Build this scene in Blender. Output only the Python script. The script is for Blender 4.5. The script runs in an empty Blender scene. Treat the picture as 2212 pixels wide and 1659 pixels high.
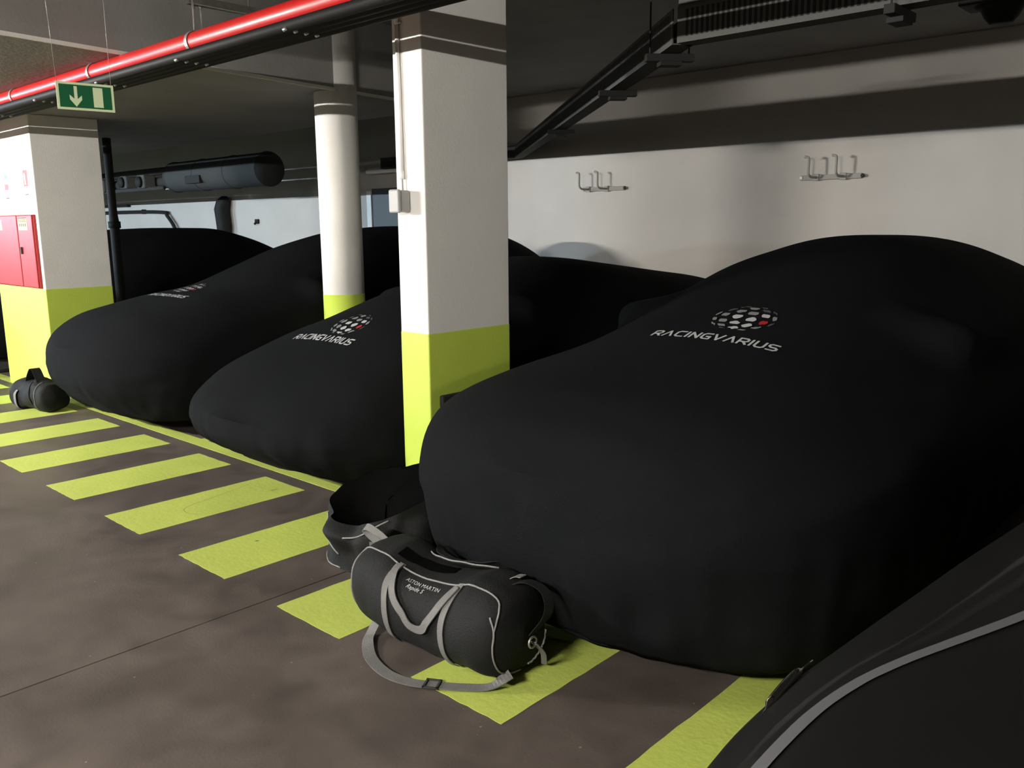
import bpy, bmesh, math, random
import numpy as np
from mathutils import Vector, Matrix
from mathutils.bvhtree import BVHTree
from mathutils import noise as mnoise
random.seed(7)
C = bpy.context.scene
COL = C.collection

# ---------------------------------------------------------------- camera
CAM_H = 1.45
F_PX, YAW, PITCH, ROLL = 1861.4, math.radians(42.84), math.radians(10.486), math.radians(0.518)
fw = Vector((-math.sin(YAW)*math.cos(PITCH), math.cos(YAW)*math.cos(PITCH), -math.sin(PITCH)))
rt = Vector((math.cos(YAW), math.sin(YAW), 0.0))
dn = fw.cross(rt)
rt2 = math.cos(ROLL)*rt + math.sin(ROLL)*dn
dn2 = -math.sin(ROLL)*rt + math.cos(ROLL)*dn
cd = bpy.data.cameras.new('camera')
cam = bpy.data.objects.new('camera', cd); COL.objects.link(cam)
cd.sensor_fit = 'HORIZONTAL'; cd.sensor_width = 36.0; cd.lens = F_PX/2212.0*36.0
cd.clip_start = 0.05; cd.clip_end = 200
Mx = Matrix.Identity(4)
for i in range(3):
    Mx[i][0] = rt2[i]; Mx[i][1] = -dn2[i]; Mx[i][2] = -fw[i]
Mx[2][3] = CAM_H
cam.matrix_world = Mx
C.camera = cam

# ---------------------------------------------------------------- world, exposure, lamps' strength
w = bpy.data.worlds.new('world'); C.world = w; w.use_nodes = True
w.node_tree.nodes['Background'].inputs[0].default_value = (0.5, 0.55, 0.6, 1)
w.node_tree.nodes['Background'].inputs[1].default_value = 0.0
C.view_settings.view_transform = 'Standard'; C.view_settings.look = 'None'
C.view_settings.exposure = 0.38; C.view_settings.gamma = 1.0
C.view_settings.use_curve_mapping = False
C.cycles.max_bounces = 8; C.cycles.diffuse_bounces = 5; C.cycles.glossy_bounces = 4
C.cycles.caustics_reflective = False; C.cycles.caustics_refractive = False
WARM, COOL = (1.0, 0.95, 0.88), (0.66, 0.84, 1.0)
# fluorescent battens in the aisle: x centre, colour, tube radiance
LAMP_Y, LAMP_Z, LAMP_LEN = -2.0, 2.26, 1.2
LAMPS = [(4.6, WARM, 1000), (-1.5, WARM, 1800), (-7.4, WARM, 4600), (-13.1, COOL, 4000), (-18.8, COOL, 5500)]

# ---------------------------------------------------------------- helpers
def sock(b, *names):
    for n in names:
        if n in b.inputs: return b.inputs[n]
def mat(name, col, rough=0.6, metal=0.0, bump=0.0, bscale=30.0, var=0.0, vscale=4.0, coat=0.0, sheen=0.0,
        emit=None, estr=0.0, dark=None, detail=6.0, spec=None):
    m = bpy.data.materials.new(name); m.use_nodes = True
    nt = m.node_tree; b = nt.nodes['Principled BSDF']
    b.inputs['Base Color'].default_value = (*col, 1)
    b.inputs['Roughness'].default_value = rough; b.inputs['Metallic'].default_value = metal
    if spec is not None: b.inputs['Specular IOR Level'].default_value = spec
    if coat: b.inputs['Coat Weight'].default_value = coat; b.inputs['Coat Roughness'].default_value = 0.05
    if sheen:
        b.inputs['Sheen Weight'].default_value = sheen; b.inputs['Sheen Roughness'].default_value = 0.5
    tc = nt.nodes.new('ShaderNodeTexCoord')
    if var > 0:
        n = nt.nodes.new('ShaderNodeTexNoise'); n.inputs['Scale'].default_value = vscale
        n.inputs['Detail'].default_value = detail
        nt.links.new(tc.outputs['Object'], n.inputs['Vector'])
        r = nt.nodes.new('ShaderNodeValToRGB')
        d = dark if dark else tuple(c*(1-var) for c in col)
        r.color_ramp.elements[0].position = 0.32; r.color_ramp.elements[1].position = 0.62
        r.color_ramp.elements[0].color = (*d, 1); r.color_ramp.elements[1].color = (*col, 1)
        nt.links.new(n.outputs['Fac'], r.inputs['Fac']); nt.links.new(r.outputs['Color'], b.inputs['Base Color'])
    if bump > 0:
        n2 = nt.nodes.new('ShaderNodeTexNoise'); n2.inputs['Scale'].default_value = bscale
        n2.inputs['Detail'].default_value = 4
        nt.links.new(tc.outputs['Object'], n2.inputs['Vector'])
        bp = nt.nodes.new('ShaderNodeBump'); bp.inputs['Strength'].default_value = bump
        bp.inputs['Distance'].default_value = 0.01
        nt.links.new(n2.outputs['Fac'], bp.inputs['Height']); nt.links.new(bp.outputs['Normal'], b.inputs['Normal'])
    if emit:
        b.inputs['Emission Color'].default_value = (*emit, 1); b.inputs['Emission Strength'].default_value = estr
    return m
def obj(name, me, m=None, parent=None, smooth=False):
    o = bpy.data.objects.new(name, me); COL.objects.link(o)
    if m is not None and not me.materials: me.materials.append(m)
    if parent is not None:
        o.parent = parent
        o.matrix_parent_inverse = parent.matrix_basis.inverted()
    if smooth:
        for p in me.polygons: p.use_smooth = True
    return o
def tag(o, label=None, cat=None, group=None, kind=None):
    if label: o['label'] = label
    if cat: o['category'] = cat
    if group: o['group'] = group
    if kind: o['kind'] = kind
    return o
def thing(name, loc, label, cat, group=None):
    o = bpy.data.objects.new(name, None); COL.objects.link(o); o.location = loc
    o.empty_display_size = 0.1
    return tag(o, label, cat, group)
def bm_mesh(bm, name='mesh'):
    me = bpy.data.meshes.new(name); bm.to_mesh(me); bm.free(); return me
def add_box(bm, x0, x1, y0, y1, z0, z1, bev=0.0, mi=0):
    vs = [bm.verts.new(p) for p in ((x0,y0,z0),(x1,y0,z0),(x1,y1,z0),(x0,y1,z0),(x0,y0,z1),(x1,y0,z1),(x1,y1,z1),(x0,y1,z1))]
    fs = [bm.faces.new([vs[i] for i in q]) for q in ((0,3,2,1),(4,5,6,7),(0,1,5,4),(1,2,6,5),(2,3,7,6),(3,0,4,7))]
    for f in fs: f.material_index = mi
    if bev:
        es = list({e for f in fs for e in f.edges})
        bmesh.ops.bevel(bm, geom=es, offset=bev, segments=2, affect='EDGES', profile=0.5)
def box(name, x0, x1, y0, y1, z0, z1, m, parent=None, bev=0.0):
    bm = bmesh.new(); add_box(bm, x0, x1, y0, y1, z0, z1, bev)
    return obj(name, bm_mesh(bm, name), m, parent)
def tube_bm(bm, pts, r, seg=10, caps=True):
    pts = [Vector(p) for p in pts]; n = len(pts); rings = []
    rr = r if hasattr(r, '__len__') else [r]*n
    up = None
    for i, p in enumerate(pts):
        d = (pts[min(i+1, n-1)] - pts[max(i-1, 0)]).normalized()
        if up is None:
            up = Vector((0,0,1)) if abs(d.z) < 0.9 else Vector((1,0,0))
        a = d.cross(up).normalized(); b = a.cross(d).normalized(); up = b
        rings.append([bm.verts.new(p + (a*math.cos(t)+b*math.sin(t))*rr[i]) for t in [2*math.pi*k/seg for k in range(seg)]])
    for i in range(n-1):
        for k in range(seg):
            bm.faces.new((rings[i][k], rings[i][(k+1)%seg], rings[i+1][(k+1)%seg], rings[i+1][k]))
    if caps:
        bm.faces.new(rings[0][::-1]); bm.faces.new(rings[-1])
def tube(name, pts, r, m, parent=None, seg=12, caps=True):
    bm = bmesh.new(); tube_bm(bm, pts, r, seg, caps)
    bmesh.ops.recalc_face_normals(bm, faces=bm.faces)
    return obj(name, bm_mesh(bm, name), m, parent, smooth=True)
def ribbon_bm(bm, pts, sides, width, thick, norms):
    """flat strap: pts centre line, sides = unit vectors across, norms = unit vectors off the surface"""
    L = []
    for p, s, nn in zip(pts, sides, norms):
        p, s, nn = Vector(p), Vector(s).normalized(), Vector(nn).normalized()
        a, b = p - s*width/2, p + s*width/2
        L.append([bm.verts.new(q) for q in (a, b, b+nn*thick, a+nn*thick)])
    for i in range(len(L)-1):
        for k in range(4):
            bm.faces.new((L[i][k], L[i][(k+1)%4], L[i+1][(k+1)%4], L[i+1][k]))
    bm.faces.new(L[0][::-1]); bm.faces.new(L[-1])
def grid_mesh(name, V, closed_u=False):
    """V: ns x nt x 3 array"""
    ns, nt = V.shape[:2]
    verts = V.reshape(-1, 3).tolist(); faces = []
    for i in range(ns-1):
        for j in range(nt-1 if not closed_u else nt):
            j2 = (j+1) % nt
            faces.append((i*nt+j, i*nt+j2, (i+1)*nt+j2, (i+1)*nt+j))
    me = bpy.data.meshes.new(name); me.from_pydata(verts, [], faces); me.update()
    return me
def smoothcurve(pts, n=8):
    """Catmull-Rom through pts"""
    P = [Vector(p) for p in pts]; P = [2*P[0]-P[1]] + P + [2*P[-1]-P[-2]]; out = []
    for i in range(1, len(P)-2):
        for k in range(n):
            t = k/n
            out.append(0.5*((2*P[i]) + (-P[i-1]+P[i+1])*t + (2*P[i-1]-5*P[i]+4*P[i+1]-P[i+2])*t*t + (-P[i-1]+3*P[i]-3*P[i+1]+P[i+2])*t**3))
    out.append(P[-2]); return out

# ---------------------------------------------------------------- materials
M = {}
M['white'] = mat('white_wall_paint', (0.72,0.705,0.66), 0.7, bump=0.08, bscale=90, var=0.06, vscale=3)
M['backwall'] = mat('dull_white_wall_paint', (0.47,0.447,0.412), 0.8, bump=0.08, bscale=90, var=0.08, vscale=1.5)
M['ceil'] = mat('grey_ceiling_paint', (0.26,0.25,0.24), 0.8, bump=0.15, bscale=40, var=0.15, vscale=2)
M['lime'] = mat('lime_yellow_paint', (0.52,0.66,0.085), 0.5, bump=0.08, bscale=90, var=0.05, vscale=5)
M['floorlime'] = mat('lime_floor_paint', (0.49,0.575,0.11), 0.55, bump=0.2, bscale=40, var=0.12, vscale=3)
M['cloth'] = mat('black_stretch_fabric', (0.0058,0.0062,0.0070), 0.9, bump=0.25, bscale=260, spec=0.06)
M['print_w'] = mat('white_print', (0.42,0.43,0.43), 0.7)
M['print_g'] = mat('grey_print', (0.20,0.205,0.205), 0.7)
M['print_d'] = mat('dark_grey_print', (0.06,0.062,0.062), 0.7)
M['print_r'] = mat('red_print', (0.35,0.012,0.015), 0.7)
M['rubber'] = mat('black_rubber', (0.012,0.012,0.012), 0.8)
M['redpipe'] = mat('red_gloss_paint', (0.45,0.010,0.008), 0.4, coat=0.35)
M['redcab'] = mat('red_cabinet_paint', (0.33,0.014,0.014), 0.4)
M['steel'] = mat('galvanised_steel', (0.5,0.5,0.48), 0.4, metal=0.8, var=0.2, vscale=30)
M['blackpvc'] = mat('black_plastic_pipe', (0.010,0.0095,0.010), 0.6, spec=0.25)
M['tray'] = mat('dull_zinc_tray', (0.075,0.077,0.072), 0.8, spec=0.1)
M['darkmetal'] = mat('dark_metal', (0.014,0.014,0.013), 0.7, spec=0.2)
M['duct'] = mat('spiral_duct_zinc', (0.045,0.048,0.048), 0.85, spec=0.1)
M['greyplastic'] = mat('grey_plastic', (0.34,0.34,0.33), 0.5)
M['signgreen'] = mat('sign_green', (0.005,0.10,0.035), 0.4)
M['signpale'] = mat('sign_pale_green', (0.62,0.72,0.44), 0.5)
M['bag'] = mat('black_nylon', (0.0068,0.0072,0.0070), 0.75, bump=0.3, bscale=200, var=0.2, vscale=10, spec=0.25)
M['bagdark'] = mat('black_hollow_shade', (0.003,0.003,0.003), 0.95, spec=0.0)
M['web'] = mat('grey_webbing', (0.15,0.147,0.138), 0.75, bump=0.3, bscale=300, var=0.15, vscale=20)
M['piping'] = mat('grey_piping', (0.19,0.19,0.18), 0.6)
M['carpaint'] = mat('black_car_paint', (0.0045,0.0045,0.0045), 0.5, coat=0.25, spec=0.3)
M['reflgrey'] = mat('grey_hood_reflection', (0.10,0.10,0.105), 0.4)  # tone of the reflected line painted onto the black hood
M['glass'] = mat('dark_glass', (0.004,0.004,0.004), 0.05, coat=1.0)
M['chrome'] = mat('chrome', (0.8,0.8,0.8), 0.08, metal=1.0)
M['housing'] = mat('lamp_housing', (0.7,0.7,0.7), 0.5)
M['slate'] = mat('slate_grey_door', (0.05,0.06,0.065), 0.5)
M['rackmetal'] = mat('dull_rack_metal', (0.27,0.26,0.24), 0.6)
M['paper'] = mat('yellow_paper_label', (0.75,0.68,0.30), 0.7)
M['pinkpaper'] = mat('pink_label', (0.75,0.45,0.42), 0.7)
M['ink'] = mat('black_ink', (0.03,0.03,0.03), 0.7)
M['signwhite'] = mat('white_sign_plastic', (0.8,0.8,0.78), 0.5)
M['signred'] = mat('red_sign_plastic', (0.5,0.04,0.03), 0.5)

# floor material: stained brown-grey polished concrete
def floor_mat():
    m = bpy.data.materials.new('brown_grey_concrete'); m.use_nodes = True
    nt = m.node_tree; b = nt.nodes['Principled BSDF']; N = nt.nodes; Lk = nt.links
    tc = N.new('ShaderNodeTexCoord')
    def noise(scale, det=6, dist=0.0):
        n = N.new('ShaderNodeTexNoise'); n.inputs['Scale'].default_value = scale
        n.inputs['Detail'].default_value = det; n.inputs['Distortion'].default_value = dist
        Lk.new(tc.outputs['Object'], n.inputs['Vector']); return n
    n1 = noise(1.1, 8, 1.2); n2 = noise(7.0, 6, 0.6); n3 = noise(90.0, 2)
    r1 = N.new('ShaderNodeValToRGB'); e = r1.color_ramp.elements
    e[0].position = 0.35; e[0].color = (0.074,0.060,0.052,1); e[1].position = 0.68; e[1].color = (0.112,0.092,0.080,1)
    Lk.new(n1.outputs['Fac'], r1.inputs['Fac'])
    r2 = N.new('ShaderNodeValToRGB'); e = r2.color_ramp.elements
    e[0].position = 0.30; e[0].color = (0.78,0.78,0.78,1); e[1].position = 0.75; e[1].color = (1.2,1.18,1.15,1)
    Lk.new(n2.outputs['Fac'], r2.inputs['Fac'])
    mx = N.new('ShaderNodeMix'); mx.data_type = 'RGBA'; mx.blend_type = 'MULTIPLY'; mx.inputs[0].default_value = 1
    Lk.new(r1.outputs['Color'], mx.inputs[6]); Lk.new(r2.outputs['Color'], mx.inputs[7])
    # pale grit specks
    vo = N.new('ShaderNodeTexVoronoi'); vo.inputs['Scale'].default_value = 9.0
    Lk.new(tc.outputs['Object'], vo.inputs['Vector'])
    ls = N.new('ShaderNodeMath'); ls.operation = 'LESS_THAN'; ls.inputs[1].default_value = 0.035
    Lk.new(vo.outputs['Distance'], ls.inputs[0])
    mx2 = N.new('ShaderNodeMix'); mx2.data_type = 'RGBA'
    Lk.new(ls.outputs[0], mx2.inputs[0]); Lk.new(mx.outputs[2], mx2.inputs[6]); mx2.inputs[7].default_value = (0.28,0.26,0.23,1)
    Lk.new(mx2.outputs[2], b.inputs['Base Color'])
    rr = N.new('ShaderNodeMapRange'); rr.inputs['To Min'].default_value = 0.38; rr.inputs['To Max'].default_value = 0.6
    Lk.new(n2.outputs['Fac'], rr.inputs['Value']); Lk.new(rr.outputs[0], b.inputs['Roughness'])
    bp = N.new('ShaderNodeBump'); bp.inputs['Strength'].default_value = 0.15; bp.inputs['Distance'].default_value = 0.004
    Lk.new(n3.outputs['Fac'], bp.inputs['Height']); Lk.new(bp.outputs['Normal'], b.inputs['Normal'])
    return m
M['floor'] = floor_mat()

# ---------------------------------------------------------------- the hall
X0, X1, Y0, Y1 = -26.0, 8.0, -13.0, 7.8
BEAM_X = -4.95; SOFFIT = 2.385; CEIL = 2.92
JX = -2.885
floor = box('floor', X0, X1, Y0, Y1, -0.30, -0.012, M['rubber']); tag(floor, kind='structure')
xs = [X0, -20.9, -14.9, -8.9, JX, 3.1, X1]
for a, b in zip(xs[:-1], xs[1:]):
    g = 0.004
    bm = bmesh.new(); add_box(bm, a + (g if a != X0 else 0), b - (g if b != X1 else 0), Y0, Y1, -0.012, 0.0)
    obj('slab', bm_mesh(bm), M['floor'], floor)
# hatched walkway bars: one painted bar each, thin paint layer with slightly worn ends
def bar_mesh(w, l, rnd):
    bm = bmesh.new(); n = 14
    ring = []
    for i in range(n+1): ring.append((w*i/n, rnd.uniform(-.002,.002)))
    for i in range(1, n+1): ring.append((w + rnd.uniform(-.002,.002), l*i/n))
    for i in range(1, n+1): ring.append((w - w*i/n, l + rnd.uniform(-.002,.002)))
    for i in range(1, n): ring.append((rnd.uniform(-.002,.002), l - l*i/n))
    top = [bm.verts.new((x, y, .0015)) for x, y in ring]; bot = [bm.verts.new((x, y, 0.0)) for x, y in ring]
    bm.faces.new(top)
    m_ = len(ring)
    for i in range(m_): bm.faces.new((bot[i], bot[(i+1)%m_], top[(i+1)%m_], top[i]))
    return bm_mesh(bm, 'painted_bar')
rnd = random.Random(3)
for k in range(-22, 14):
    x = -6.0 + 0.798*k
    if x < X0 or x > X1-.5: continue
    o = obj('painted_bar', bar_mesh(0.405, 0.93, rnd), M['floorlime'], floor); o.location = (x, 1.672, 0)
o = obj('painted_bar', bar_mesh(X1-X0-.4, 0.105, rnd), M['floorlime'], floor); o.location = (X0+.2, 2.70, 0)
o.name = 'bay_line'
for x in (-5.56, -0.86):
    o = obj('bay_line', bar_mesh(0.10, 4.6, rnd), M['floorlime'], floor); o.location = (x, 2.81, 0)

def floor_mark(name, pts, w_, m):
    bm = bmesh.new(); P_ = [Vector((x, y, .0019)) for x, y in pts]; prev = None
    for i, p in enumerate(P_):
        d = (P_[min(i+1,len(P_)-1)]-P_[max(i-1,0)]).normalized(); s = Vector((-d.y, d.x, 0))*w_/2*(.4+.6*math.sin(math.pi*(i+.5)/len(P_)))
        row = (bm.verts.new(p-s), bm.verts.new(p+s))
        if prev: bm.faces.new((prev[0], row[0], row[1], prev[1]))
        prev = row
    return obj(name, bm_mesh(bm), m, floor)
M['scuff'] = mat('dark_scuff', (0.33,0.36,0.08), 0.6)
floor_mark('scuff_mark', [(p.x,p.y) for p in smoothcurve([(-4.345,2.466,0),(-4.311,2.367,0),(-4.281,2.258,0),(-4.254,2.153,0),(-4.232,2.057,0),(-4.204,2.001,0),(-4.143,1.976,0),(-4.079,1.993,0),(-4.052,2.027,0)], 4)], .007, M['scuff'])
floor_mark('scuff_mark', [(-4.13,2.468),(-4.132,2.49),(-4.135,2.509)], .03, M['scuff'])
floor_mark('scuff_mark', [(-3.50,1.993),(-3.495,2.0),(-3.49,2.007)], .010, M['ink'])
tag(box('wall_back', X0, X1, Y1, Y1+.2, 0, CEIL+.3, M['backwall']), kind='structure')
tag(box('wall_left', X0-.2, X0, Y0, Y1, 0, CEIL+.3, M['white']), kind='structure')
tag(box('wall_right', X1, X1+.2, Y0, Y1, 0, CEIL+.3, M['white']), kind='structure')
tag(box('wall_front', X0, X1, Y0-.2, Y0, 0, CEIL+.3, M['white']), kind='structure')
tag(box('ceiling', -5.5, X1, Y0, Y1, CEIL, CEIL+.3, M['ceil']), kind='structure')
SLAB_Y = 5.0
bx_ = lambda y: -4.60 - .155*y     # the slab edge runs slightly off square
def prism(name, plan, z0, z1, m, parent=None):
    bm = bmesh.new(); lo = [bm.verts.new((x,y,z0)) for x, y in plan]; hi = [bm.verts.new((x,y,z1)) for x, y in plan]
    bm.faces.new(lo); bm.faces.new(hi)
    for i in range(len(plan)): bm.faces.new((lo[i],lo[(i+1)%len(plan)],hi[(i+1)%len(plan)],hi[i]))
    bmesh.ops.recalc_face_normals(bm, faces=bm.faces)
    return obj(name, bm_mesh(bm), m, parent)
cl = prism('ceiling', [(X0,Y0),(-4.6,Y0),(-4.6,0),(bx_(2.3),2.3),(bx_(SLAB_Y),SLAB_Y),(X0,SLAB_Y)], SOFFIT, CEIL+.01, M['ceil']); tag(cl, kind='structure')
tag(box('ceiling', X0, -5.5, SLAB_Y, Y1, CEIL, CEIL+.3, M['ceil']), kind='structure')
# pale strip painting in the light along the slab edge
ar = prism('slab_edge_light', [(-4.606,0),(-4.594,0),(bx_(SLAB_Y)+.006,SLAB_Y),(bx_(SLAB_Y)-.006,SLAB_Y)], SOFFIT-.003, SOFFIT+.018, M['white'], cl)
# unseen beam added to cut lamp light, and the one that carries the lamps
tag(box('light_block_beam', -3.4, X1, 0.86, 1.14, 2.43, CEIL, M['ceil']), kind='structure')
tag(box('trim_2', -4.59, X1, -2.25, -1.75, 2.36, CEIL, M['ceil']), kind='structure')
# skirting colour band along the back wall, hidden behind the cars
# door in the back wall
dr = box('door_1', -9.86, -8.60, Y1-.03, Y1+.0, 0.0, 1.96, M['slate']); tag(dr, kind='structure')
bm = bmesh.new(); add_box(bm, -9.96, -9.86, Y1-.05, Y1, 0, 1.93, .004); obj('door_frame', bm_mesh(bm), M['signwhite'], dr)
bm = bmesh.new(); add_box(bm, -8.60, -8.52, Y1-.05, Y1, 0, 1.96, .004); obj('door_frame', bm_mesh(bm), M['signwhite'], dr)
tube('door_handle', [(-8.75,Y1-.03,1.05),(-8.75,Y1-.08,1.05),(-8.9,Y1-.08,1.05)], .01, M['steel'], dr)

# ---------------------------------------------------------------- pillars
def square_pillar(x0, x1, label, top):
    bm = bmesh.new(); add_box(bm, x0, x1, 2.72, 3.285, 0.0, top, .006)
    p = obj('pillar', bm_mesh(bm), M['white']); tag(p, label, 'pillar')
    bm = bmesh.new(); add_box(bm, x0-.0015, x1+.0015, 2.7185, 3.2865, 0.0, 0.942, .006)
    q = obj('painted_band', bm_mesh(bm), M['lime'], p); q['label'] = 'lime yellow painted lower band'
    return p
pc = square_pillar(-3.262, -3.06, 'tall narrow white concrete pillar with lime base, between the two nearest covered cars', CEIL)
pl = square_pillar(-9.13, -7.955, 'wide white concrete pillar with lime base carrying the red fire cabinet', SOFFIT)
for o, x in ((pc, -3.06),):
    bm = bmesh.new(); add_box(bm, x+.0015, x+.03, 2.775, 3.2, 0.12, 0.635, .008)
    q = obj('corner_guard', bm_mesh(bm), M['rubber'], o); q['label'] = 'black rubber impact guard'
# round column
bm = bmesh.new()
CX_, CY_, CR_ = -5.305, 3.885, .152
def cyl_bm(bm, x, y, r, z0, z1, seg=48):
    tube_bm(bm, [(x,y,z0),(x,y,z1)], r, seg)
cyl_bm(bm, CX_, CY_, CR_, 0, CEIL)
bmesh.ops.recalc_face_normals(bm, faces=bm.faces)
rc = obj('round_column', bm_mesh(bm), M['white'], smooth=True)
for p in rc.data.polygons: p.use_smooth = len(p.vertices) == 4
tag(rc, 'slender round white column with lime base behind the middle covered car', 'column')
bm = bmesh.new(); cyl_bm(bm, CX_, CY_, CR_+.0015, 0, .955); bmesh.ops.recalc_face_normals(bm, faces=bm.faces)
q = obj('painted_band', bm_mesh(bm), M['lime'], rc); q['label'] = 'lime yellow painted lower band'
for p in q.data.polygons: p.use_smooth = len(p.vertices) == 4

# ---------------------------------------------------------------- lamps (out of frame, over the aisle)
for i, (lx, lc, ls) in enumerate(LAMPS):
    lab = 'fluorescent batten lamp over the aisle'
    t = thing('ceiling_lamp', (lx, LAMP_Y, LAMP_Z+.11), lab, 'lamp', 'batten lamps over the aisle')
    top = 2.36 if lx > BEAM_X else SOFFIT
    bm = bmesh.new(); add_box(bm, lx-LAMP_LEN/2-.03, lx+LAMP_LEN/2+.03, LAMP_Y-.03, LAMP_Y+.03, LAMP_Z+.045, top, .004)
    obj('housing', bm_mesh(bm), M['housing'], t)
    for sx in (-1, 1):
        bm = bmesh.new(); add_box(bm, lx+sx*LAMP_LEN/2-.012, lx+sx*LAMP_LEN/2+.012, LAMP_Y-.015, LAMP_Y+.015, LAMP_Z-.015, LAMP_Z+.05, .003)
        obj('lamp_holder', bm_mesh(bm), M['housing'], t)
    em = mat('lit_tube', (0.8,0.8,0.8), 0.5, emit=lc, estr=ls)
    tube('lit_tube', [(lx-LAMP_LEN/2+.01, LAMP_Y, LAMP_Z), (lx+LAMP_LEN/2-.01, LAMP_Y, LAMP_Z)], .013, em, t, seg=10)

# ---------------------------------------------------------------- sprinkler main and black pipes
t = thing('sprinkler_pipe', (-4, 2.21, 2.335), 'glossy red sprinkler main running below the ceiling above the pillars', 'pipe')
tube('pipe', [(-25.8,2.21,2.335),(-12,2.21,2.335),(-5.5,2.21,2.335),(7.8,2.21,2.335)], .048, M['redpipe'], t, seg=32)
for x in [-4.13, -5.31, -6.6, -8.2, -9.9, -2.4, 0.2]:
    bm = bmesh.new()
    ringp = [(x, 2.21+.051*math.cos(a), 2.335+.051*math.sin(a)) for a in [2*math.pi*k/28 for k in range(29)]]
    for k in range(28):
        a, b = Vector(ringp[k]), Vector(ringp[k+1]); c0 = Vector((x,2.21,2.335))
        na, nb = (a-c0).normalized()*.003, (b-c0).normalized()*.003
        q1 = [bm.verts.new(v) for v in (a-Vector((.012,0,0)), a+Vector((.012,0,0)), b+Vector((.012,0,0)), b-Vector((.012,0,0)))]
        q2 = [bm.verts.new(v) for v in (a-Vector((.012,0,0))+na, a+Vector((.012,0,0))+na, b+Vector((.012,0,0))+nb, b-Vector((.012,0,0))+nb)]
        bm.faces.new(q1[::-1]); bm.faces.new(q2)
        bm.faces.new((q1[0],q1[3],q2[3],q2[0])); bm.faces.new((q1[2],q1[1],q2[1],q2[2]))
    cl_ = obj('clamp', bm_mesh(bm), M['steel'], t)
    topz = CEIL if x > BEAM_X else SOFFIT
    if True:
        tube('hanger_rod', [(x, 2.21, 2.38), (x, 2.21, topz)], .005, M['steel'], t, seg=8)
# four black pipes side by side under it
for k, y in enumerate((2.123, 2.175, 2.227, 2.280)):
    t = thing('black_pipe', (-4, y, 2.257), ['black plastic pipe nearest the aisle of the four under the red main',
        'black plastic pipe second from the aisle under the red main', 'black plastic pipe second from the bays under the red main',
        'black plastic pipe nearest the parking bays of the four under the red main'][k], 'pipe', 'black pipes under the red main')
    tube('pipe', [(-25.8,y,2.257),(7.8,y,2.257)], .024, M['blackpvc'], t, seg=20)
    x = -19.0
    while x < 6:
        tube('clip', [(x, y-.012, 2.246), (x, y-.030, 2.234)], [.009,.007], M['steel'], t, seg=8)
        x += .93 if k % 2 else .93
# cantilever brackets with threaded rods
for bx, by0 in ((-5.47, 2.20), (-4.24, 2.20)):
    t = thing('pipe_bracket', (bx, 2.3, 2.5), 'galvanised hanger bracket beside the red pipe, ' + ('nearer the exit sign' if bx < -5 else 'nearer the tall narrow pillar'), 'bracket', 'pipe hanger brackets')
    if bx > BEAM_X:
        bm = bmesh.new(); add_box(bm, bx-.018, bx+.018, 2.24, 2.62, 2.535, 2.575, .003); obj('rail', bm_mesh(bm), M['steel'], t)
        for yy in (2.27, 2.31, 2.58):
            tube('threaded_rod', [(bx, yy, 2.50 if yy < 2.3 else 2.40), (bx, yy, CEIL)], .005, M['steel'], t, seg=8)
            tube('nut', [(bx, yy, 2.520), (bx, yy, 2.535)], .011, M['steel'], t, seg=6)
    else:
        bm = bmesh.new(); add_box(bm, bx-.012, bx+.012, 2.2, 2.55, SOFFIT-.03, SOFFIT, .003); obj('rail', bm_mesh(bm), M['darkmetal'], t)

# ---------------------------------------------------------------- hanging exit sign
t = thing('exit_sign', (-4.536, 1.83, 2.085), 'green and pale exit sign with down arrow hanging on thin wires', 'sign')
A = Vector((-4.554,1.700,2.15)); B = Vector((-4.518,1.959,2.15)); Cc = Vector((-4.515,1.963,2.020)); D = Vector((-4.552,1.703,2.018))
ux = (B-A).normalized(); L_ = (B-A).length; H_ = .130; uz = Vector((0,0,-1)); nn = ux.cross(uz).normalized()
if nn.x < 0: nn = -nn
def on_sign(u, v, d=0.0): return A + ux*(u*L_) + uz*(v*H_) + nn*d
def sign_poly(name, uv, m, d0, d1):
    bm = bmesh.new(); a = [bm.verts.new(on_sign(u,v,d0)) for u, v in uv]; b = [bm.verts.new(on_sign(u,v,d1)) for u, v in uv]
    bm.faces.new(b); bm.faces.new(a[::-1]); n = len(uv)
    for i in range(n): bm.faces.new((a[i],a[(i+1)%n],b[(i+1)%n],b[i]))
    bmesh.ops.recalc_face_normals(bm, faces=bm.faces)
    return obj(name, bm_mesh(bm), m, t)
sign_poly('panel', [(0,0),(1,0),(1,1),(0,1)], M['signpale'], -.003, 0)
sign_poly('green_field', [(.045,.085),(.955,.085),(.955,.915),(.045,.915)], M['signgreen'], 0, .0008)
sign_poly('arrow', [(.30,.14),(.355,.14),(.355,.60),(.43,.46),(.43,.62),(.325,.88),(.22,.62),(.22,.46),(.30,.60)], M['signpale'], .0008, .0016)
sign_poly('door_symbol', [(.63,.14),(.80,.14),(.80,.86),(.63,.86)], M['signpale'], .0008, .0016)
for u in (.02, .96):
    p = on_sign(u, 0.01, 0)
    tube('wire', [p, (p.x, p.y-(.0 if u > .5 else .03), CEIL)], .0012, M['steel'], t, seg=6)

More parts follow.
